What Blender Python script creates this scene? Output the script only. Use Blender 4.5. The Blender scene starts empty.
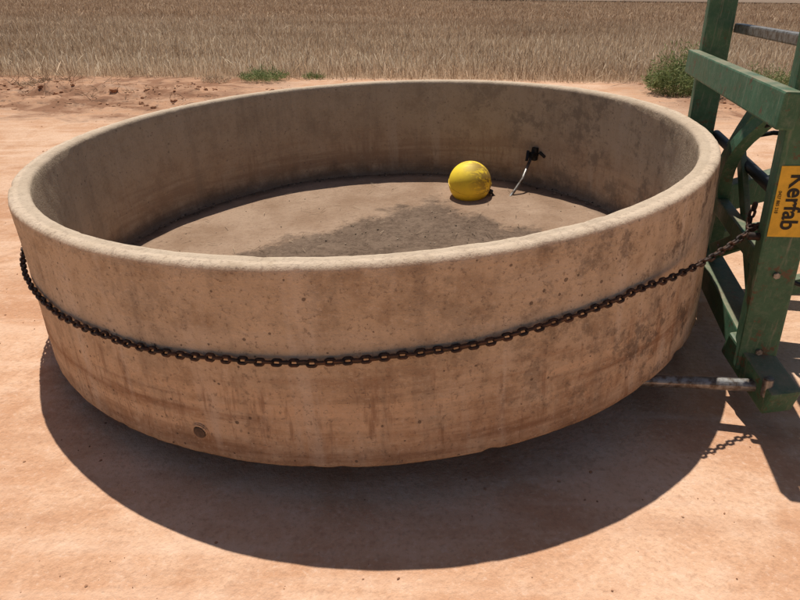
import bpy, bmesh, math, random
import numpy as np
from mathutils import Vector, Matrix, noise
random.seed(7); rng=np.random.default_rng(7)
scene=bpy.context.scene
COL=bpy.context.collection
# ------------------------------------------------------------------ helpers
def mesh_obj(name,verts,faces,mat=None,parent=None,smooth=False):
    me=bpy.data.meshes.new(name); me.from_pydata([tuple(v) for v in verts],[],[tuple(f) for f in faces]); me.update()
    if smooth:
        me.polygons.foreach_set('use_smooth',[True]*len(me.polygons))
    o=bpy.data.objects.new(name,me); COL.objects.link(o)
    if mat: me.materials.append(mat)
    if parent: o.parent=parent
    return o
def empty(name,loc=(0,0,0)):
    e=bpy.data.objects.new(name,None); e.empty_display_size=.1; COL.objects.link(e); e.location=loc; return e
def bm_obj(name,bm,mat=None,parent=None,smooth=False):
    me=bpy.data.meshes.new(name); bm.to_mesh(me); bm.free()
    if smooth: me.polygons.foreach_set('use_smooth',[True]*len(me.polygons))
    o=bpy.data.objects.new(name,me); COL.objects.link(o)
    if mat: me.materials.append(mat)
    if parent: o.parent=parent
    return o
def beam(name,p1,p2,w,h,side,mat,parent,bev=.008):
    """box tube from p1 to p2; side = approximate direction of the w dimension"""
    p1=Vector(p1);p2=Vector(p2);z=(p2-p1);L=z.length;z.normalize()
    x=Vector(side);x=(x-z*x.dot(z)).normalized();y=z.cross(x)
    M=Matrix((x,y,z)).transposed().to_4x4();M.translation=(p1+p2)/2
    bm=bmesh.new();bmesh.ops.create_cube(bm,size=1)
    for v in bm.verts: v.co=Vector((v.co.x*w,v.co.y*h,v.co.z*L))
    bmesh.ops.bevel(bm,geom=list(bm.edges),offset=bev,segments=2,profile=.6,affect='EDGES')
    bm.transform(M)
    return bm_obj(name,bm,mat,parent)
def tube(name,pts,rad,mat,parent,n=12,smooth_iter=0):
    pts=[Vector(p) for p in pts]
    for _ in range(smooth_iter):
        q=[pts[0]]
        for a,b in zip(pts[:-1],pts[1:]): q+= [a*.75+b*.25,a*.25+b*.75]
        pts=q+[pts[-1]]
    rads=rad if isinstance(rad,(list,tuple)) else [rad]*len(pts)
    if len(rads)!=len(pts): rads=list(np.interp(np.linspace(0,1,len(pts)),np.linspace(0,1,len(rads)),rads))
    V=[];F=[];prev=None
    for i,p in enumerate(pts):
        t=(pts[min(i+1,len(pts)-1)]-pts[max(i-1,0)]).normalized()
        if prev is None: x=t.orthogonal().normalized()
        else: x=(prev-t*prev.dot(t)).normalized()
        prev=x;y=t.cross(x)
        for k in range(n):
            a=2*math.pi*k/n; V.append(p+(x*math.cos(a)+y*math.sin(a))*rads[i])
    for i in range(len(pts)-1):
        for k in range(n): F.append((i*n+k,i*n+(k+1)%n,(i+1)*n+(k+1)%n,(i+1)*n+k))
    F.append(tuple(range(n))[::-1]);F.append(tuple((len(pts)-1)*n+k for k in range(n)))
    return mesh_obj(name,V,F,mat,parent,n>4)
def cyl(name,p1,p2,r,mat,parent,n=24,bev=.003):
    p1=Vector(p1);p2=Vector(p2);z=p2-p1;L=z.length
    bm=bmesh.new();bmesh.ops.create_cone(bm,cap_ends=True,segments=n,radius1=r,radius2=r,depth=L)
    if bev:
        e=[e for e in bm.edges if len(e.link_faces)==2 and any(len(f.verts)>4 for f in e.link_faces)]
        bmesh.ops.bevel(bm,geom=e,offset=bev,segments=2,affect='EDGES')
    M=z.to_track_quat('Z','Y').to_matrix().to_4x4();M.translation=(p1+p2)/2
    bm.transform(M)
    return bm_obj(name,bm,mat,parent)
# ------------------------------------------------------------------ node helper
class NT:
    def __init__(s,name):
        s.m=bpy.data.materials.new(name);s.m.use_nodes=True;s.t=s.m.node_tree;s.n=s.t.nodes
        s.b=s.n['Principled BSDF']; s.b.inputs['Specular IOR Level'].default_value=.3
    def link(s,a,b): s.t.links.new(a,b)
    def _in(s,sock,v):
        if v is None: return
        if hasattr(v,'is_linked') or hasattr(v,'links'): s.link(v,sock)
        else: sock.default_value=v
    def obj(s): return s.n.new('ShaderNodeTexCoord').outputs['Object']
    def pos(s): return s.n.new('ShaderNodeNewGeometry').outputs['Position']
    def noise(s,vec,scale,detail=4,rough=.55,dist=0,color=False):
        n=s.n.new('ShaderNodeTexNoise');s.link(vec,n.inputs['Vector']);n.inputs['Scale'].default_value=scale
        n.inputs['Detail'].default_value=detail;n.inputs['Roughness'].default_value=rough;n.inputs['Distortion'].default_value=dist
        return n.outputs['Color' if color else 'Fac']
    def voro(s,vec,scale):
        n=s.n.new('ShaderNodeTexVoronoi');s.link(vec,n.inputs['Vector']);n.inputs['Scale'].default_value=scale
        return n.outputs['Distance']
    def map(s,vec,scale=(1,1,1),loc=(0,0,0),rot=(0,0,0)):
        n=s.n.new('ShaderNodeMapping');s.link(vec,n.inputs[0]);n.inputs['Scale'].default_value=scale;n.inputs['Location'].default_value=loc;n.inputs['Rotation'].default_value=rot
        return n.outputs[0]
    def rng(s,v,a,b,c=0.,d=1.):
        n=s.n.new('ShaderNodeMapRange');s.link(v,n.inputs[0])
        for i,x in enumerate((a,b,c,d)): n.inputs[i+1].default_value=x
        return n.outputs[0]
    def math(s,op,a,b=None,c=None):
        n=s.n.new('ShaderNodeMath');n.operation=op
        for i,x in enumerate((a,b,c)): s._in(n.inputs[i],x) if x is not None else None
        return n.outputs[0]
    def mul(s,a,b): return s.math('MULTIPLY',a,b)
    def add(s,a,b): return s.math('ADD',a,b)
    def mix(s,f,a,b,mode='MIX'):
        n=s.n.new('ShaderNodeMix');n.data_type='RGBA';n.blend_type=mode
        s._in(n.inputs[0],f)
        for sock,v in ((n.inputs[6],a),(n.inputs[7],b)):
            if isinstance(v,(tuple,list)): sock.default_value=(*v[:3],1)
            else: s.link(v,sock)
        return n.outputs[2]
    def sep(s,v):
        n=s.n.new('ShaderNodeSeparateXYZ');s.link(v,n.inputs[0]);return n.outputs
    def comb(s,x,y,z):
        n=s.n.new('ShaderNodeCombineXYZ')
        for i,v in enumerate((x,y,z)): s._in(n.inputs[i],v)
        return n.outputs[0]
    def bump(s,h,strength,dist):
        n=s.n.new('ShaderNodeBump');n.inputs['Strength'].default_value=strength;n.inputs['Distance'].default_value=dist
        s.link(h,n.inputs['Height'])
        return n.outputs[0]
    def out(s,color=None,rough=None,normal=None,metal=None):
        b=s.b
        if color is not None:
            if isinstance(color,(tuple,list)): b.inputs['Base Color'].default_value=(*color[:3],1)
            else: s.link(color,b.inputs['Base Color'])
        s._in(b.inputs['Roughness'],rough) if rough is not None else None
        if metal is not None: s._in(b.inputs['Metallic'],metal)
        if normal: s.link(normal,b.inputs['Normal'])
        return s.m
    def out_diffuse(s,color,normal):
        d=s.n.new('ShaderNodeBsdfDiffuse');s.link(color,d.inputs[0]);s.link(normal,d.inputs['Normal']);d.inputs['Roughness'].default_value=.4
        s.link(d.outputs[0],s.n['Material Output'].inputs[0]);s.n.remove(s.b);return s.m
# ------------------------------------------------------------------ fitted layout
HC=1.7; TH=.477; F=620.
AL=-.056; BE=.013
TC=Vector((-.145,3.50,.158)); RT=1.773; RB=1.803; HT=.793; FZ=.05
TM=Matrix.Translation(TC)@Matrix.Rotation(AL,4,'Y')@Matrix.Rotation(BE,4,'X')
SAZ=-.275; SEL=1.204
sdir=Vector((math.sin(SAZ)*math.cos(SEL),math.cos(SAZ)*math.cos(SEL),math.sin(SEL)))
# ------------------------------------------------------------------ materials
def mat_ground():
    m=NT('sandy_ground');p=m.pos();s=m.sep(p)
    big=m.noise(p,.35,2,.6); mid=m.noise(p,1.7,5,.62,.5); sm=m.noise(p,7,4,.68); fine=m.noise(p,44,3,.75)
    c=m.mix(m.rng(big,.35,.65),(.60,.345,.205),(.68,.42,.265))
    c=m.mix(m.rng(mid,.44,.64,0,.75),c,(.75,.505,.345))
    c=m.mix(m.rng(mid,.5,.34,0,.55),c,(.52,.265,.145))
    c=m.mix(m.rng(sm,.52,.70,0,.40),c,(.78,.56,.41))
    c=m.mix(m.rng(sm,.46,.32,0,.35),c,(.48,.25,.145))
    c=m.mix(m.rng(fine,.52,.66,0,.38),c,(.40,.22,.135))
    c=m.mix(m.rng(fine,.44,.32,0,.35),c,(.80,.60,.46))
    tr=m.noise(m.map(p,(.45,4.5,1),rot=(0,0,.35)),1.2,3,.6)
    c=m.mix(m.rng(tr,.54,.64,0,.35),c,(.78,.55,.395))
    c=m.mix(m.rng(tr,.45,.37,0,.25),c,(.48,.26,.155))
    y=m.add(s[1],m.mul(mid,2.6))
    side=m.math('MAXIMUM',m.rng(s[0],-1.6,-3.),m.rng(s[0],3.6,4.8))
    far=m.mul(m.rng(y,9.6,10.4),side)
    c=m.mix(m.mul(far,m.rng(mid,.42,.56,.25,.92)),c,(.29,.145,.085))
    c=m.mix(m.mul(far,m.rng(sm,.55,.64,0,.6)),c,(.15,.085,.055))
    c=m.mix(m.rng(s[1],12.3,12.7,0,.85),c,(.30,.20,.125))
    h=m.add(m.mul(mid,.9),m.mul(fine,.30));h=m.add(h,m.mul(sm,.45))
    for (x0,sl,w,f) in ((-2.95,.10,.20,17.),(2.35,-.32,.17,15.)):
        u=m.math('SUBTRACT',s[0],m.add(m.mul(s[1],sl),x0))
        msk=m.rng(m.math('ABSOLUTE',u),w,w*.75)
        bars=m.math('SINE',m.mul(m.add(s[1],m.mul(m.math('ABSOLUTE',u),1.1)),f*2.2))
        h=m.add(h,m.mul(msk,m.mul(bars,.11)))
    return m.out_diffuse(c,m.bump(h,.62,.033))
def mat_concrete():
    m=NT('old_concrete');o=m.obj();s=m.sep(o)
    ang=m.math('ARCTAN2',s[1],s[0]); r=m.math('SQRT',m.add(m.mul(s[0],s[0]),m.mul(s[1],s[1])))
    cyl_=m.comb(m.mul(ang,1.78),r,s[2]);z=s[2]
    mid=m.noise(o,6,5,.72,.2); fine=m.noise(o,55,3,.8); big=m.noise(o,1.6,3,.62)
    streak=m.noise(m.map(cyl_,(8,1,.8)),1.0,4,.65)
    band=m.noise(m.map(cyl_,(.55,1,9)),1.0,5,.68,.3)
    base=m.mix(m.rng(m.add(z,m.mul(big,.4)),.36,.70),(.53,.325,.185),(.54,.40,.265))
    base=m.mix(m.rng(mid,.40,.64,0,.7),base,(.66,.50,.345))
    base=m.mix(m.rng(mid,.47,.33,0,.5),base,(.34,.22,.135))
    low=m.rng(z,.46,.25)
    base=m.mix(m.mul(m.rng(band,.50,.58,0,.8),low),base,(.70,.48,.30))
    base=m.mix(m.mul(m.rng(band,.47,.38,0,.75),low),base,(.33,.175,.095))
    base=m.mix(m.mul(m.rng(band,.5,.62,0,.4),m.rng(z,.3,.5)),base,(.62,.49,.36))
    base=m.mix(m.rng(streak,.54,.70,0,.45),base,(.26,.19,.135))
    base=m.mix(m.rng(streak,.45,.32,0,.5),base,(.68,.55,.42))
    st3=m.noise(m.map(cyl_,(13,1,1.8),loc=(7,0,0)),1.0,4,.75)
    base=m.mix(m.mul(m.rng(st3,.56,.66,0,.65),m.rng(z,.5,.28)),base,(.31,.165,.09))
    # darker brown towards the foot of the wall
    base=m.mix(m.mul(m.rng(m.add(z,m.mul(mid,.16)),.20,.07),.55),base,(.25,.145,.09))
    bl=m.noise(o,4.5,6,.8)
    right=m.rng(s[0],.2,1.3)
    base=m.mix(m.mul(m.rng(bl,.51,.60,0,1),m.math('MULTIPLY_ADD',right,.60,.18)),base,(.13,.095,.07))
    base=m.mix(m.rng(fine,.57,.66,0,.55),base,(.19,.13,.09))
    base=m.mix(m.rng(fine,.42,.32,0,.35),base,(.72,.58,.44))
    v=m.voro(o,19)
    sz=m.math('MULTIPLY_ADD',mid,.5,-.17)
    pit=m.math('LESS_THAN',v,sz)
    base=m.mix(m.mul(pit,.7),base,(.10,.068,.05))
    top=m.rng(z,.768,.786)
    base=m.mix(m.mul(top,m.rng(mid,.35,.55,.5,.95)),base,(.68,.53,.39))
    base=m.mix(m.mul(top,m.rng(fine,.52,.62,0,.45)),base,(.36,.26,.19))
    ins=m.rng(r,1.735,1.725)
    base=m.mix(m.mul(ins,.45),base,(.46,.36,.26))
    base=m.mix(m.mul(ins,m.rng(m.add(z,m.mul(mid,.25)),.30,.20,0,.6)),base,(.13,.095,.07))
    h=m.add(m.mul(mid,.5),m.mul(fine,.4))
    h=m.math('SUBTRACT',h,m.mul(pit,.8))
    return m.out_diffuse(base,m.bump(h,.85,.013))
def mat_floor():
    m=NT('dusty_trough_floor');o=m.obj();s=m.sep(o)
    big=m.noise(o,2.2,5,.7);fine=m.noise(o,50,3,.8);wob=m.noise(o,3.2,6,.72,.2)
    c=m.mix(m.rng(big,.38,.62),(.31,.20,.13),(.42,.29,.20))
    c=m.mix(m.rng(fine,.5,.7,0,.45),c,(.20,.13,.09))
    w=m.rng(wob,.25,.75,-.24,.24)
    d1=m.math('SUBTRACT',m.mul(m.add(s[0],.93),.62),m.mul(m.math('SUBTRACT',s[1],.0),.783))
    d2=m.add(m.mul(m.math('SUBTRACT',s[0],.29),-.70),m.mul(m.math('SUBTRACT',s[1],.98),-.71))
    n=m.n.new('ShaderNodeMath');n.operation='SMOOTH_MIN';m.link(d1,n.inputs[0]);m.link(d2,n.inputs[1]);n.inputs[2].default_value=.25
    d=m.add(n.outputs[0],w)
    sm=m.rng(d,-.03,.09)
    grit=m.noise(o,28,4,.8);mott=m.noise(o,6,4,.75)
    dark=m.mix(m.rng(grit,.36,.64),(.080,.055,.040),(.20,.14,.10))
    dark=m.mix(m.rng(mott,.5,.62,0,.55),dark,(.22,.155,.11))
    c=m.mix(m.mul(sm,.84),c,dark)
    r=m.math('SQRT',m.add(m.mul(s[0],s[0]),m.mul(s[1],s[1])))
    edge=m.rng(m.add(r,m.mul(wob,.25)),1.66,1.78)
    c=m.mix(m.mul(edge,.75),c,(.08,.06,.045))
    h=m.add(m.mul(fine,.4),m.mul(m.mul(grit,sm),.9))
    return m.out_diffuse(c,m.bump(h,.6,.02))
def mat_green():
    m=NT('weathered_green_paint');o=m.pos()
    n=m.noise(o,5,4,.75);f=m.noise(o,38,4,.8);e=m.noise(o,14,5,.8);sc=m.noise(m.map(o,(60,60,5)),1,3,.7)
    c=m.mix(m.rng(n,.35,.65),(.038,.105,.055),(.075,.165,.09))
    c=m.mix(m.rng(f,.48,.7,0,.55),c,(.16,.20,.13))
    c=m.mix(m.rng(sc,.56,.70,0,.55),c,(.26,.25,.18))
    c=m.mix(m.rng(e,.57,.63,0,.85),c,(.13,.065,.038))
    nrm=m.n.new('ShaderNodeNewGeometry');up=m.sep(nrm.outputs['Normal'])[2]
    c=m.mix(m.mul(m.rng(up,.4,.9,0,.6),m.rng(n,.3,.6)),c,(.30,.215,.14))
    return m.out(c,m.rng(n,.3,.7,.45,.75),m.bump(f,.3,.004))
def mat_steel(name,col,rust,rough=.5,metal=.7):
    m=NT(name);o=m.pos();n=m.noise(o,30,4,.7)
    c=m.mix(m.rng(n,.42,.62),col,rust)
    return m.out(c,rough,m.bump(n,.3,.003),metal)
def mat_ball():
    m=NT('yellow_plastic');o=m.obj();n=m.noise(o,7,5,.7,.4);s_=m.noise(m.map(o,(6,14,14),rot=(.3,.6,.4)),1.2,5,.75,.6);f=m.noise(o,40,4,.8)
    c=m.mix(m.rng(n,.4,.7,0,.5),(.97,.68,.045),(.90,.56,.05))
    s=m.sep(o)
    g=m.rng(m.add(s[0],m.mul(s[2],.5)),-.03,.12)
    st=m.mul(m.rng(s_,.45,.53),g)
    c=m.mix(m.mul(st,.8),c,(.20,.11,.04))
    c=m.mix(m.rng(f,.58,.7,0,.4),c,(.40,.24,.07))
    return m.out(c,.6,m.bump(n,.2,.005))
def mat_flat(name,col,rough=.6,var=.25,metal=0):
    m=NT(name);o=m.pos();n=m.noise(o,35,4,.7)
    d=tuple(x*(1-var) for x in col)
    return m.out(m.mix(m.rng(n,.35,.65),col,d),rough,m.bump(n,.2,.003),metal)
def mat_attr(name,cols,rough=.85,bands=False,trans=0):
    m=NT(name);a=m.n.new('ShaderNodeAttribute');a.attribute_name='rnd'
    r=m.n.new('ShaderNodeValToRGB');m.link(a.outputs['Fac'],r.inputs[0])
    el=r.color_ramp.elements
    for i,cc in enumerate(cols):
        p=i/(len(cols)-1)
        if i==0: e=el[0];e.position=0
        elif i==len(cols)-1: e=el[-1];e.position=1
        else: e=el.new(p)
        e.color=(*cc,1)
    c=r.outputs[0]
    if bands:
        p=m.pos();n=m.noise(m.map(p,(.12,.6,1)),1.,3,.65)
        c=m.mix(m.rng(n,.44,.60,0,.6),c,(.56,.47,.42),'MULTIPLY')
        y=m.sep(p)[1]
        c=m.mix(m.rng(y,17,30,0,.6),c,(.76,.65,.60),'MULTIPLY')
    d=m.n.new('ShaderNodeBsdfDiffuse');m.link(c,d.inputs[0]);outp=m.n['Material Output'].inputs[0]
    m.n.remove(m.b)
    if trans:
        t=m.n.new('ShaderNodeBsdfTranslucent');m.link(c,t.inputs[0])
        x=m.n.new('ShaderNodeMixShader');x.inputs[0].default_value=trans;m.link(d.outputs[0],x.inputs[1]);m.link(t.outputs[0],x.inputs[2])
        m.link(x.outputs[0],outp)
    else: m.link(d.outputs[0],outp)
    return m.m
M_ground=mat_ground();M_conc=mat_concrete();M_floor=mat_floor();M_green=mat_green()
M_chain=mat_steel('rusty_chain_steel',(.032,.023,.019),(.095,.046,.027),.6,.4)
M_rod=mat_steel('bare_steel',(.30,.285,.265),(.13,.095,.07),.42,.6)
M_ball=mat_ball();M_black=mat_flat('black_plastic',(.018,.017,.017),.5)
M_yel=mat_flat('yellow_sign_paint',(.80,.47,.04),.5,.2);M_ink=mat_flat('black_ink',(.015,.014,.013),.5,.1)
M_grn=mat_attr('weed_leaf',[(.09,.11,.04),(.19,.23,.09),(.33,.36,.18)],trans=.4)
M_straw=mat_attr('dry_straw',[(.37,.26,.165),(.61,.475,.325),(.80,.68,.51)],bands=True,trans=.45)
M_clod=mat_attr('dirt_clod',[(.22,.11,.065),(.36,.19,.11),(.50,.30,.19)],.95)
M_stone=mat_attr('grit',[(.07,.055,.045),(.20,.15,.11),(.34,.26,.19)],.95)
M_twig=mat_attr('dead_twig',[(.09,.06,.04),(.22,.15,.10),(.42,.32,.22)])
# ------------------------------------------------------------------ ground
def axis(dense_lo,dense_hi,step,far):
    a=list(np.arange(dense_lo,dense_hi+1e-6,step)); d=step;x=dense_hi
    while x<far: d*=1.35;x+=d;a.append(x)
    d=step;x=dense_lo;b=[]
    while x>-far: d*=1.35;x-=d;b.append(x)
    return np.array(b[::-1]+a)
def ex(v): return math.exp(max(-50,min(50,v)))
def gh(x,y):
    h=.018*(noise.noise(Vector((x*.6,y*.6,0))))+.008*noise.noise(Vector((x*2.3,y*2.3,3)))+.003*noise.noise(Vector((x*6,y*6,3)))
    w=ex(-((y-10.4)/.95)**2)
    left=1/(1+ex((x+2.9)*1.8)); right=1/(1+ex(-(x-5.0)*1.6))
    e=w*(left+right)
    if e>.01: h+=e*(.05+.15*noise.fractal(Vector((x*1.3,y*1.6,5)),1.,2.,4)+.07*abs(noise.noise(Vector((x*5,y*5,1)))))
    d=math.hypot(x+.1,y-3.5)
    if d<3: h*=.5
    return h
xs=axis(-8,9,.075,1500);ys=axis(.2,13,.075,1500)
V=[(x,y,gh(x,y)) for y in ys for x in xs];nx=len(xs)
Fc=[(j*nx+i,j*nx+i+1,(j+1)*nx+i+1,(j+1)*nx+i) for j in range(len(ys)-1) for i in range(nx-1)]
mesh_obj('ground',V,Fc,M_ground,None,True)
ico=bmesh.new();bmesh.ops.create_icosphere(ico,subdivisions=2,radius=1);IV=np.array([v.co[:] for v in ico.verts]);IF=[[v.index for v in f.verts] for f in ico.faces];ico.free()
ico=bmesh.new();bmesh.ops.create_icosphere(ico,subdivisions=1,radius=1);IV1=np.array([v.co[:] for v in ico.verts]);IF1=[[v.index for v in f.verts] for f in ico.faces];ico.free()
def lumps(name,pts,mat,parent=None,matrix=None,lo=False):
    bv,bf=(IV1,IF1) if lo else (IV,IF)
    vs=[];fs=[];rn=[];k=0
    for (x,y,z,s) in pts:
        sc=s*rng.uniform(.6,1.25,3);sc[2]*=.6
        off=rng.uniform(0,50)
        dsp=np.array([1+.45*noise.noise(Vector(v)*1.6+Vector((off,0,0))) for v in bv])
        a=rng.uniform(0,6.28);c,s_=math.cos(a),math.sin(a)
        q=bv*dsp[:,None]*sc; q=np.stack([q[:,0]*c-q[:,1]*s_,q[:,0]*s_+q[:,1]*c,q[:,2]],1)+[x,y,z]
        vs.append(q);fs+= [[i+k for i in f] for f in bf];k+=len(bv);rn+= [rng.random()]*len(bv)
    V=np.concatenate(vs)
    o=mesh_obj(name,V,fs,mat,parent)
    at=o.data.attributes.new('rnd','FLOAT','POINT');at.data.foreach_set('value',rn)
    return o
pts=[]
for _ in range(1100):
    if rng.random()<.7: x=-rng.uniform(2.0,9.5)
    else: x=rng.uniform(4.4,9)
    if noise.noise(Vector((x*.9,3,0)))<-.15 and rng.random()<.7: continue
    y=rng.normal(10.3,.75); s=.008+.05*rng.random()**5
    pts.append((x,y,gh(x,y)+s*.1,s))
for _ in range(260):
    x=rng.uniform(-7,8);y=rng.uniform(6.5,12);s=.006+.014*rng.random()**3;pts.append((x,y,gh(x,y),s))
lumps('dirt_clods',pts,M_clod)
pts=[]
for _ in range(1400):
    x=rng.uniform(-3.5,3.5);y=rng.uniform(1.2,6.5);s=.002+.005*rng.random()**4;pts.append((x,y,gh(x,y)+s*.3,s))
lumps('pebbles',pts,M_clod,lo=True)
# ------------------------------------------------------------------ trough
trough=empty('concrete_water_trough');trough.matrix_world=TM
NS=600
prof=[(0,.0),(1.2,.0),(RB-.03,.0),(RB-.008,.006),(RB,.022)]
for i in range(1,24): 
    t=i/24; prof.append((RB+(RT-RB)*t,.022+(HT-.022-.02)*t))
prof+=[(RT,HT-.02),(RT-.004,HT-.008),(RT-.014,HT-.001),(RT-.03,HT),(RT-.06,HT),(RT-.076,HT-.001),(RT-.086,HT-.008),(RT-.09,HT-.02)]
RI=RT-.09
for i in range(1,16):
    t=i/16; prof.append((RI+.012*t,HT-.02-(HT-.02-.09)*t))
prof+=[(RI+.008,.075),(RI-.008,.058),(RI-.03,.052)]
V=[];Fc=[]
for k in range(NS):
    a=2*math.pi*k/NS;ca,sa=math.cos(a),math.sin(a)
    for i,(r,z) in enumerate(prof):
        P=Vector((r*ca,r*sa,z))
        if i>1:
            nn=.006*noise.noise(P*2.2)+.0025*noise.noise(P*11)+.0012*noise.noise(P*30)
            z2=z;rr=r
            if i in (2,3,4): 
                c=max(0,noise.noise(P*9+Vector((9,2,1)))-.2); nn-=.022*c; z2=z+.012*c
            elif z>HT-.022:
                ch=max(0,noise.noise(P*14)-.28)
                z2=z+.0018*noise.noise(P*9)+.001*noise.noise(P*35)-.012*ch
                if r>RT-.02: nn-=.012*ch
            rr=r+(nn if r>RT-.04 or i<8 else -nn)
            V.append((rr*ca,rr*sa,z2))
        else: V.append(tuple(P))
n=len(prof)
for k in range(NS):
    k2=(k+1)%NS
    for i in range(n-1): Fc.append((k*n+i,k2*n+i,k2*n+i+1,k*n+i+1))
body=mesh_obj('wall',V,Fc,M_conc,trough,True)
V=[(0,0,FZ+.004)];Fc=[];NR=40
for j in range(1,NR+1):
    r=(RI+.004)*j/NR
    for k in range(240):
        a=2*math.pi*k/240;x,y=r*math.cos(a),r*math.sin(a)
        V.append((x,y,FZ+.004+.006*noise.noise(Vector((x*2,y*2,0)))+.003*noise.noise(Vector((x*9,y*9,0)))))
for k in range(240): Fc.append((0,1+k,1+(k+1)%240))
for j in range(NR-1):
    for k in range(240): a=1+j*240;Fc.append((a+k,a+240+k,a+240+(k+1)%240,a+(k+1)%240))
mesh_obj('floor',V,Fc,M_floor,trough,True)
ad=math.atan2(-1.705,-.5765);dv=Vector((math.cos(ad),math.sin(ad),0));pz=.118
cyl('drain_socket',dv*(RB-.03)+Vector((0,0,pz)),dv*(RB+.001)+Vector((0,0,pz)),.036,M_conc,trough,32,.004)
cyl('drain_plug',dv*(RB-.02)+Vector((0,0,pz)),dv*(RB+.005)+Vector((0,0,pz)),.027,mat_flat('plug_dirt',(.17,.11,.075),.9,.5),trough,24,.004)
pts=[]
while len(pts)<1500:
    x,y=rng.uniform(-1.65,1.65,2)
    if math.hypot(x,y)>1.62: continue
    w=noise.noise(Vector((x*3,y*3,0)))*.18
    ins=min(.62*(x+.93)-.783*(y-.0),-.70*(x-.29)-.71*(y-.98))+w-.08>0
    if ins or rng.random()<.10:
        s=.0015+.006*rng.random()**5;pts.append((x,y,FZ+.006+s*.3,s))
for _ in range(1100):
    a=rng.uniform(0,6.28);r=1.685-abs(rng.normal(0,.045));s=.002+.010*rng.random()**3
    pts.append((r*math.cos(a),r*math.sin(a),FZ+.008,s))
lumps('grit',pts,M_stone,trough,None,True)
V=[];Fc=[];rn=[]
for _ in range(200):
    a=rng.uniform(0,6.28);r=1.5*math.sqrt(rng.random());x,y=r*math.cos(a),r*math.sin(a)
    b=rng.uniform(0,6.28);L=rng.uniform(.02,.09);w=.0014;dx,dy=math.cos(b),math.sin(b);z=FZ+.012
    k=len(V);V+=[(x-dy*w,y+dx*w,z),(x+dy*w,y-dx*w,z),(x+dx*L+dy*w,y+dy*L-dx*w,z+.01),(x+dx*L-dy*w,y+dy*L+dx*w,z+.01)]
    Fc.append((k,k+1,k+2,k+3));rn+=[rng.random()]*4
o=mesh_obj('straw_bits',V,Fc,M_twig,trough);at=o.data.attributes.new('rnd','FLOAT','POINT');at.data.foreach_set('value',rn)
# ------------------------------------------------------------------ chain
def link_mesh(L=.043,W=.031,r=.0062,n=18,m=6):
    V=[];s=(L-W)/2;R=W/2-r
    for i in range(n):
        a=2*math.pi*i/n;c,s_=math.cos(a),math.sin(a)
        cx=(s if c>0 else -s)
        for j in range(m):
            b=2*math.pi*j/m;V.append(((R+r*math.cos(b))*c+cx,(R+r*math.cos(b))*s_,r*math.sin(b)))
    Fc=[(i*m+j,((i+1)%n)*m+j,((i+1)%n)*m+(j+1)%m,i*m+(j+1)%m) for i in range(n) for j in range(m)]
    return V,Fc
LV,LF=link_mesh();pitch=.043-.0062*2-.001
CV=[];CF=[]
def lay_chain(path,normf,phase=0):
    path=[Vector(p) for p in path]
    seg=[0];
    for a,b in zip(path[:-1],path[1:]): seg.append(seg[-1]+(b-a).length)
    s=0;k=phase
    arr=np.array([p[:] for p in path]);sg=np.array(seg);tw=rng.uniform(0,3)
    while s<seg[-1]:
        f=lambda q:Vector([np.interp(q,sg,arr[:,j]) for j in range(3)])
        P=f(s);t=(f(min(s+.01,seg[-1]))-f(max(s-.01,0))).normalized()
        nn=normf(P);nn=(nn-t*nn.dot(t)).normalized();b=t.cross(nn)
        tw+=rng.normal(0,.10)
        an=(math.pi/4 if k%2 else -math.pi/4)+.45*math.sin(tw)+rng.uniform(-.15,.15)
        t=(t+b*rng.normal(0,.05)).normalized();b=t.cross(nn)
        y=b*math.cos(an)+nn*math.sin(an);z=t.cross(y)
        base=len(CV)
        off=nn*rng.uniform(0,.003)+b*rng.normal(0,.0012)
        for v in LV: CV.append(P+off+t*v[0]+y*v[1]+z*v[2])
        for f_ in LF: CF.append([base+q for q in f_])
        s+=pitch;k+=1
def wallpt(deg,zl):
    a=math.radians(deg);r=RB+(RT-RB)*zl/HT+.015
    return TM@Vector((r*math.cos(a),r*math.sin(a),zl))
hook=Vector((1.475,2.42,.815))
path=[]
for d in np.arange(-300,-54,1.5):
    t=(d+180)/125.
    zl=.515-.062*math.sin(math.pi*max(0,min(1,t)))
    zl+=.003*math.sin(d*.35)
    path.append(wallpt(d,zl))
last=path[-1]
for t in np.linspace(0.03,1,20):
    p=last.lerp(hook,t);p.z-=.035*math.sin(math.pi*t);path.append(p)
ax=TM@Vector((0,0,0))
radial=lambda P:Vector((P.x-ax.x,P.y-ax.y,0)).normalized()
lay_chain(path,radial)
lay_chain([hook+Vector((0,0,0)),hook+Vector((.03,-.05,.05)),hook+Vector((.10,-.15,.03)),hook+Vector((.16,-.16,-.02))],lambda P:Vector((0,-1,.3)))
lay_chain([hook+Vector((-.02,.03,.07)),hook+Vector((-.03,.02,.01)),hook+Vector((-.03,.0,-.03))],lambda P:Vector((-1,-.3,0)))
lay_chain([hook+Vector((.0,-.06,.03)),hook+Vector((-.05,-.03,.0)),hook+Vector((-.02,.03,-.02))],lambda P:Vector((-1,-.3,0)))
lay_chain([hook+Vector((.22,-.16,-.0)),hook+Vector((.22,-.17,-.12)),hook+Vector((.21,-.17,-.25))],lambda P:Vector((0,-1,0)))
mesh_obj('steel_chain',CV,CF,M_chain,None,True)
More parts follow.
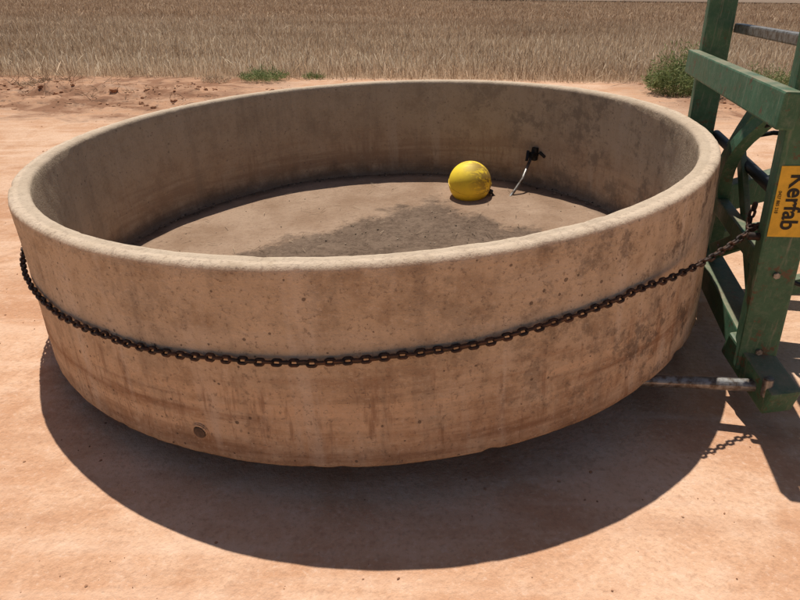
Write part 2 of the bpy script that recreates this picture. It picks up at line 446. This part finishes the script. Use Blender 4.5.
# ------------------------------------------------------------------ float ball and valve
fb=empty('yellow_float_ball',(.51,4.5,.365))
bm=bmesh.new();bmesh.ops.create_uvsphere(bm,u_segments=64,v_segments=40,radius=.157)
bm_obj('shell',bm,M_ball,fb,True)
tube('seam',[(.1578*math.cos(a)*1.0,.1578*math.sin(a)*.94,.1578*math.sin(a)*.34) for a in np.linspace(0,6.283,65)],.0022,M_ball,fb,6)
cyl('boss',(.14,-.02,-.055),(.17,-.02,-.068),.018,M_black,fb,16)
fv=empty('float_valve')
wp=Vector((1.03,4.715,.533));inw=Vector((-.145-1.03,3.5-4.715,0)).normalized()
cyl('wall_flange',wp+inw*-.03,wp+inw*.012,.05,M_black,fv,8)
cyl('valve_body',wp,wp+inw*.09,.027,M_black,fv)
cyl('valve_cap',wp+inw*.03+Vector((0,0,.05)),wp+inw*.03+Vector((0,0,-.045)),.026,M_black,fv)
beam('valve_lever',wp+inw*.07+Vector((-.03,-.0,.03)),wp+inw*.13+Vector((-.0,0,-.03)),.02,.03,(1,0,0),M_black,fv,.003)
beam('lever_bracket',wp+inw*.02+Vector((.03,-.02,.02)),wp+inw*.02+Vector((.07,-.05,-.01)),.02,.04,(0,0,1),M_black,fv,.003)
tube('float_arm',[wp+inw*.07+Vector((0,0,-.01)),Vector((.905,4.54,.38)),Vector((.795,4.445,.25)),Vector((.762,4.42,.224))],.0115,M_rod,fv)
tube('float_arm_end',[(.775,4.435,.224),(.74,4.45,.227),(.69,4.475,.275),(.665,4.48,.305)],.008,M_black,fv,10,1)
# ------------------------------------------------------------------ tractor fork frame
fr=empty('tractor_fork_frame')
D=Vector((.222,.975,0));N=Vector((.975,-.222,0))
def fp(z): return Vector((1.548-.078*(z-.3),2.31,z))
def bp(z): return Vector((1.86-.05*(z-.98),3.95,z))
beam('front_post',fp(.20),fp(2.35),.15,.09,N,M_green,fr,.01)
beam('back_post',bp(.28),bp(2.35),.15,.09,N,M_green,fr,.01)
a=fp(1.31)-N*.107;b=Vector((1.74,3.97,1.28))
beam('cross_rail',a-D*.14,b+D*.03,.06,.13,N,M_green,fr)
beam('rear_cross_rail',fp(1.50)+N*.11,bp(1.47)+N*.11,.05,.05,N,M_rod,fr)
beam('upper_rail',fp(2.2)-N*.107,bp(2.2)-N*.107,.06,.12,N,M_green,fr)
beam('bottom_rail',fp(.27)+D*.04,bp(.30),.13,.12,N,M_green,fr)
beam('mid_rail',fp(.62)+D*.05+N*.02,bp(.62)+N*.02,.06,.08,N,M_green,fr)
beam('fork_socket',(1.535,2.42,.265),(1.575,2.08,.165),.13,.13,N,M_green,fr,.012)
cyl('socket_pin',(1.52,2.11,.18),(1.51,2.11,.27),.02,M_rod,fr)
cyl('fork_tine',(1.56,2.17,.19),(-.95,2.50,.070),.027,M_rod,fr,20)
cyl('fork_tine_back',(1.95,4.45,.215),(-.8,4.70,.085),.027,M_rod,fr,20)
beam('back_socket',(1.90,3.9,.28),(1.93,4.52,.22),.13,.13,N,M_green,fr,.012)
tube('hitch_arm',[(1.73,3.0,1.14),(1.66,3.1,.98),(1.72,3.25,.78),(1.78,3.3,.60),(1.79,3.3,.33)],.045,M_green,fr,4,2)
tube('hitch_arm_rear',[(1.95,3.5,1.10),(1.90,3.55,.9),(1.86,3.6,.62),(1.95,3.6,.33)],.045,M_green,fr,4,2)
beam('gusset',(1.66,2.62,.72),(1.72,3.18,.38),.03,.09,N,M_green,fr)
beam('brace',(1.62,2.5,.34),(1.80,3.3,.92),.03,.07,N,M_green,fr)
cyl('ram_barrel',(1.78,3.05,.50),(2.5,3.0,.85),.045,M_green,fr)
cyl('ram_rod',(1.70,3.08,.44),(1.80,3.05,.51),.022,M_rod,fr)
cyl('cross_shaft',fp(.86)+N*.1+D*.1,bp(.86)+N*.1,.028,M_black,fr)
for i,y in enumerate((2.85,3.55)):
    beam('loader_arm_%d'%i,(1.82,y,.55),(3.6,y-.1,1.15),.09,.16,(0,1,0),M_green,fr)
    beam('lower_link_%d'%i,(1.80,y,.30),(3.4,y+.1,.55),.06,.09,(0,1,0),M_green,fr)
tube('hydraulic_hose',[(1.72,3.0,1.1),(1.8,2.8,1.2),(1.95,2.7,.9),(1.85,2.8,.6),(2.1,2.9,.5)],.011,M_black,fr,8,3)
tube('hydraulic_hose_b',[(1.75,3.2,1.0),(1.85,2.95,1.1),(1.9,2.85,.7),(1.8,2.75,.42),(2.2,2.7,.35)],.011,M_black,fr,8,3)
for z in (1.18,1.44,.30,.66):
    q=fp(z)-D*.046; cyl('bolt',q,q-D*.012,.014,M_rod,fr,6,.002)
cyl('chain_hook',fp(.80)-N*.075,fp(.80)-N*.12,.016,M_chain,fr)
sg=empty('yellow_sign')
U=Vector((-.078,0,1)).normalized();c0=fp(.965)-D*.0475
Xs=(N-U*N.dot(U)).normalized();Ys=-D
def plate(name,w,h,c,th,mat,parent):
    bm=bmesh.new();bmesh.ops.create_cube(bm,size=1)
    for v in bm.verts: v.co=c+Xs*(v.co.x*w)+U*(v.co.y*h)+Ys*(v.co.z*th)
    return bm_obj(name,bm,mat,parent)
plate('plate',.130,.28,c0,.003,M_yel,sg)
tc=bpy.data.curves.new('lettering','FONT');tc.body='Kerfab';tc.size=.082;tc.extrude=.0006;tc.align_x='CENTER';tc.align_y='CENTER';tc.offset=.0016
to=bpy.data.objects.new('lettering',tc);COL.objects.link(to);tc.materials.append(M_ink);to.parent=sg
Mt=Matrix((-U,Xs,(-U).cross(Xs))).transposed().to_4x4();Mt.translation=c0+Ys*.0028-Xs*.002
to.matrix_world=Mt
tc=bpy.data.curves.new('small_lettering','FONT');tc.body='0427 885 210';tc.size=.016;tc.extrude=.0005;tc.align_x='CENTER';tc.align_y='CENTER'
t2=bpy.data.objects.new('small_lettering',tc);COL.objects.link(t2);tc.materials.append(M_ink);t2.parent=sg
Mt=Mt.copy();Mt.translation=c0+Ys*.0028-Xs*.053;t2.matrix_world=Mt
# ------------------------------------------------------------------ wheat field
def patch_mesh(name,size,nb,hmin,hmax,wd):
    x=rng.uniform(-size/2,size/2,nb)
    y=rng.uniform(-size/2,size/2,nb);h=rng.uniform(hmin,hmax,nb)*(1-.35*rng.random(nb))
    a=rng.uniform(0,np.pi,nb);lean=rng.normal(0,.13,(nb,2))*(1+2.5*(rng.random(nb)<.15))[:,None]
    w=wd*rng.uniform(.6,1.4,nb);dx,dy=np.cos(a)*w,np.sin(a)*w
    b0=np.stack([x-dx,y-dy,np.zeros(nb)],1);b1=np.stack([x+dx,y+dy,np.zeros(nb)],1)
    e=.5+1.3*(rng.random(nb)<.4)
    tx,ty=x+lean[:,0]*h*1.3,y+lean[:,1]*h*1.3
    n0=np.stack([tx-dx*e,ty-dy*e,h*.85],1);n1=np.stack([tx+dx*e,ty+dy*e,h*.85],1)
    tt=np.stack([tx+lean[:,0]*h*.3,ty+lean[:,1]*h*.3,h],1)
    V=np.stack([b0,b1,n0,n1,tt],1).reshape(-1,3)
    Fc=[]
    for i in range(nb):
        k=i*5;Fc+=[(k,k+1,k+3,k+2),(k+2,k+3,k+4)]
    me=bpy.data.meshes.new(name);me.from_pydata(V.tolist(),[],Fc);me.materials.append(M_straw)
    at=me.attributes.new('rnd','FLOAT','POINT');at.data.foreach_set('value',np.repeat(rng.random(nb),5))
    return me
field=empty('wheat_field')
pa=[patch_mesh('stalks_%d'%i,3.,2500,.14,.36,.0042) for i in range(3)]
pb=[patch_mesh('stalks_far_%d'%i,6.,2600,.16,.34,.008) for i in range(2)]
cnt=0
def put(me,x,y,sc=1):
    global cnt
    o=bpy.data.objects.new('stalks_%03d'%cnt,me);cnt+=1;COL.objects.link(o);o.parent=field;o.location=(x,y,0)
    o.rotation_euler=(0,0,random.choice([0,1,2,3])*math.pi/2);o.scale=(sc,sc,1)
y=13.9
while y<31:
    w=y*.62+4
    x=-w
    while x<w: put(random.choice(pa),x+random.uniform(-.1,.1),y+(random.uniform(-.12,.12)),1.02);x+=3
    y+=3
y=33.4
while y<62:
    w=y*.62+6;x=-w
    while x<w: put(random.choice(pb),x,y,1.02);x+=6
    y+=6
m=NT('far_straw');p=m.pos();n1=m.noise(m.map(p,(.06,.5,1)),1,4,.7);n2=m.noise(p,2.5,3,.8)
c=m.mix(m.rng(n1,.4,.6),(.18,.12,.08),(.27,.19,.13));c=m.mix(m.rng(n2,.4,.7,0,.6),c,(.12,.08,.052))  # flat sheet: shade between stalks is put into these darker colours
mesh_obj('far_stubble',[(-900,61,.2),(900,61,.2),(1400,900,45),(-1400,900,45),(1400,1400,45),(-1400,1400,45)],[(0,1,2,3),(3,2,4,5)],m.out(c,.95),field)
# ------------------------------------------------------------------ weeds
def weed(name,loc,w,h,nb,mat,ln=.10):
    V=[];Fc=[];rn=[]
    for i in range(nb):
        a=rng.uniform(0,6.28);rr=w/2*math.sqrt(rng.random())
        clump=.65+.5*noise.noise(Vector((rr*math.cos(a)*5,rr*math.sin(a)*5,loc[0])))
        hz=h*clump*(1-.5*(rr/(w/2))**2)
        b=Vector((rr*math.cos(a)*.6,rr*math.sin(a)*.6,0));t=Vector((rr*math.cos(a),rr*math.sin(a),hz*rng.uniform(.5,1.3)))
        side=Vector((rng.normal(),rng.normal(),0)).normalized()*.002
        k=len(V);V+=[b-side,b+side,t+side*.5,t-side*.5];Fc.append((k,k+1,k+2,k+3));rn+=[.5]*4
        for j in range(6):
            p=b.lerp(t,rng.uniform(.3,1));d=Vector((rng.normal(),rng.normal(),rng.normal()*.6+.7)).normalized()*ln*rng.uniform(.3,.8)
            s=d.cross(Vector((rng.normal(),rng.normal(),rng.normal()))).normalized()*ln*.06
            k=len(V);V+=[p,p+d*.5+s,p+d,p+d*.5-s];Fc.append((k,k+1,k+2,k+3));rn+=[rng.random()]*4
    o=mesh_obj(name,V,Fc,mat);o.location=loc;at=o.data.attributes.new('rnd','FLOAT','POINT');at.data.foreach_set('value',rn);return o
weed('green_weed',(-2.6,12.2,0),1.0,.26,300,M_grn)
weed('green_weed',(-1.7,12.5,0),.5,.12,70,M_grn)
weed('green_weed',(4.75,11.0,0),1.35,.95,800,M_grn,.15)
weed('green_weed',(5.5,11.5,0),1.0,.6,400,M_grn,.13)
weed('green_weed',(6.7,11.8,0),1.5,.5,400,M_grn,.11)
weed('dry_weed',(5.9,10.3,.05),.9,.25,160,M_straw,.10)
weed('dry_weed',(-3.4,11.9,0),.6,.14,120,M_straw,.08)
weed('dry_weed',(-6.2,11.2,0),.9,.18,120,M_straw,.09)
def branches(name,loc,w,h,nb):
    V=[];Fc=[];rn=[]
    def stick(p,q,r0,r1):
        t=(q-p).normalized();x=t.orthogonal().normalized();y=t.cross(x);k=len(V)
        for c,r in ((p,r0),(q,r1)):
            for i in range(3): a=i*2.094;V.append(c+(x*math.cos(a)+y*math.sin(a))*r)
        for i in range(3): Fc.append((k+i,k+(i+1)%3,k+3+(i+1)%3,k+3+i))
        rn.extend([rng.random()]*6)
    for _ in range(nb):
        p=Vector((rng.normal(0,w/3),rng.normal(0,w/5),0));d=Vector((rng.normal(),rng.normal()*.5,abs(rng.normal())*.7)).normalized()
        L=h*rng.uniform(.4,1.4);r=.0055
        for s in range(4):
            q=p+d*L/4;stick(p,q,r,r*.75);r*=.75;p=q;d=(d+Vector(rng.normal(0,.35,3))).normalized()
            e=(d+Vector(rng.normal(0,.8,3))).normalized();stick(p,p+e*L*.25,r*.6,r*.3)
    o=mesh_obj(name,V,Fc,M_twig);o.location=loc;at=o.data.attributes.new('rnd','FLOAT','POINT');at.data.foreach_set('value',rn)
branches('dead_branches',(-5.9,10.9,.06),1.0,.42,60)
branches('dead_branches',(-4.6,10.2,.05),1.6,.16,40)
branches('dead_branches',(6.0,10.4,.05),1.2,.25,34)
# ------------------------------------------------------------------ light
w=bpy.data.worlds.new('World');scene.world=w;w.use_nodes=True;nt=w.node_tree
sky=nt.nodes.new('ShaderNodeTexSky');sky.sky_type='NISHITA';sky.sun_disc=False;sky.sun_elevation=SEL;sky.sun_rotation=SAZ;sky.altitude=200;sky.dust_density=1.5
nt.links.new(sky.outputs[0],nt.nodes['Background'].inputs[0]);nt.nodes['Background'].inputs[1].default_value=.062
sl=bpy.data.lights.new('sun','SUN');sl.energy=5.0;sl.angle=math.radians(.5);sl.color=(1,.965,.90)
so=bpy.data.objects.new('sun',sl);COL.objects.link(so);so.rotation_euler=sdir.to_track_quat('Z','Y').to_euler();so.location=(0,0,20)
# ------------------------------------------------------------------ camera
cd=bpy.data.cameras.new('camera');cd.sensor_width=36;cd.lens=36*F/800;cd.clip_end=4000;cd.clip_start=.05
co=bpy.data.objects.new('camera',cd);COL.objects.link(co)
co.matrix_world=Matrix.Translation((0,0,HC))@Matrix.Rotation(math.pi/2-TH,4,'X')@Matrix.Rotation(.011,4,'Z')
scene.camera=co
scene.view_settings.view_transform='Standard';scene.view_settings.look='None';scene.view_settings.exposure=0
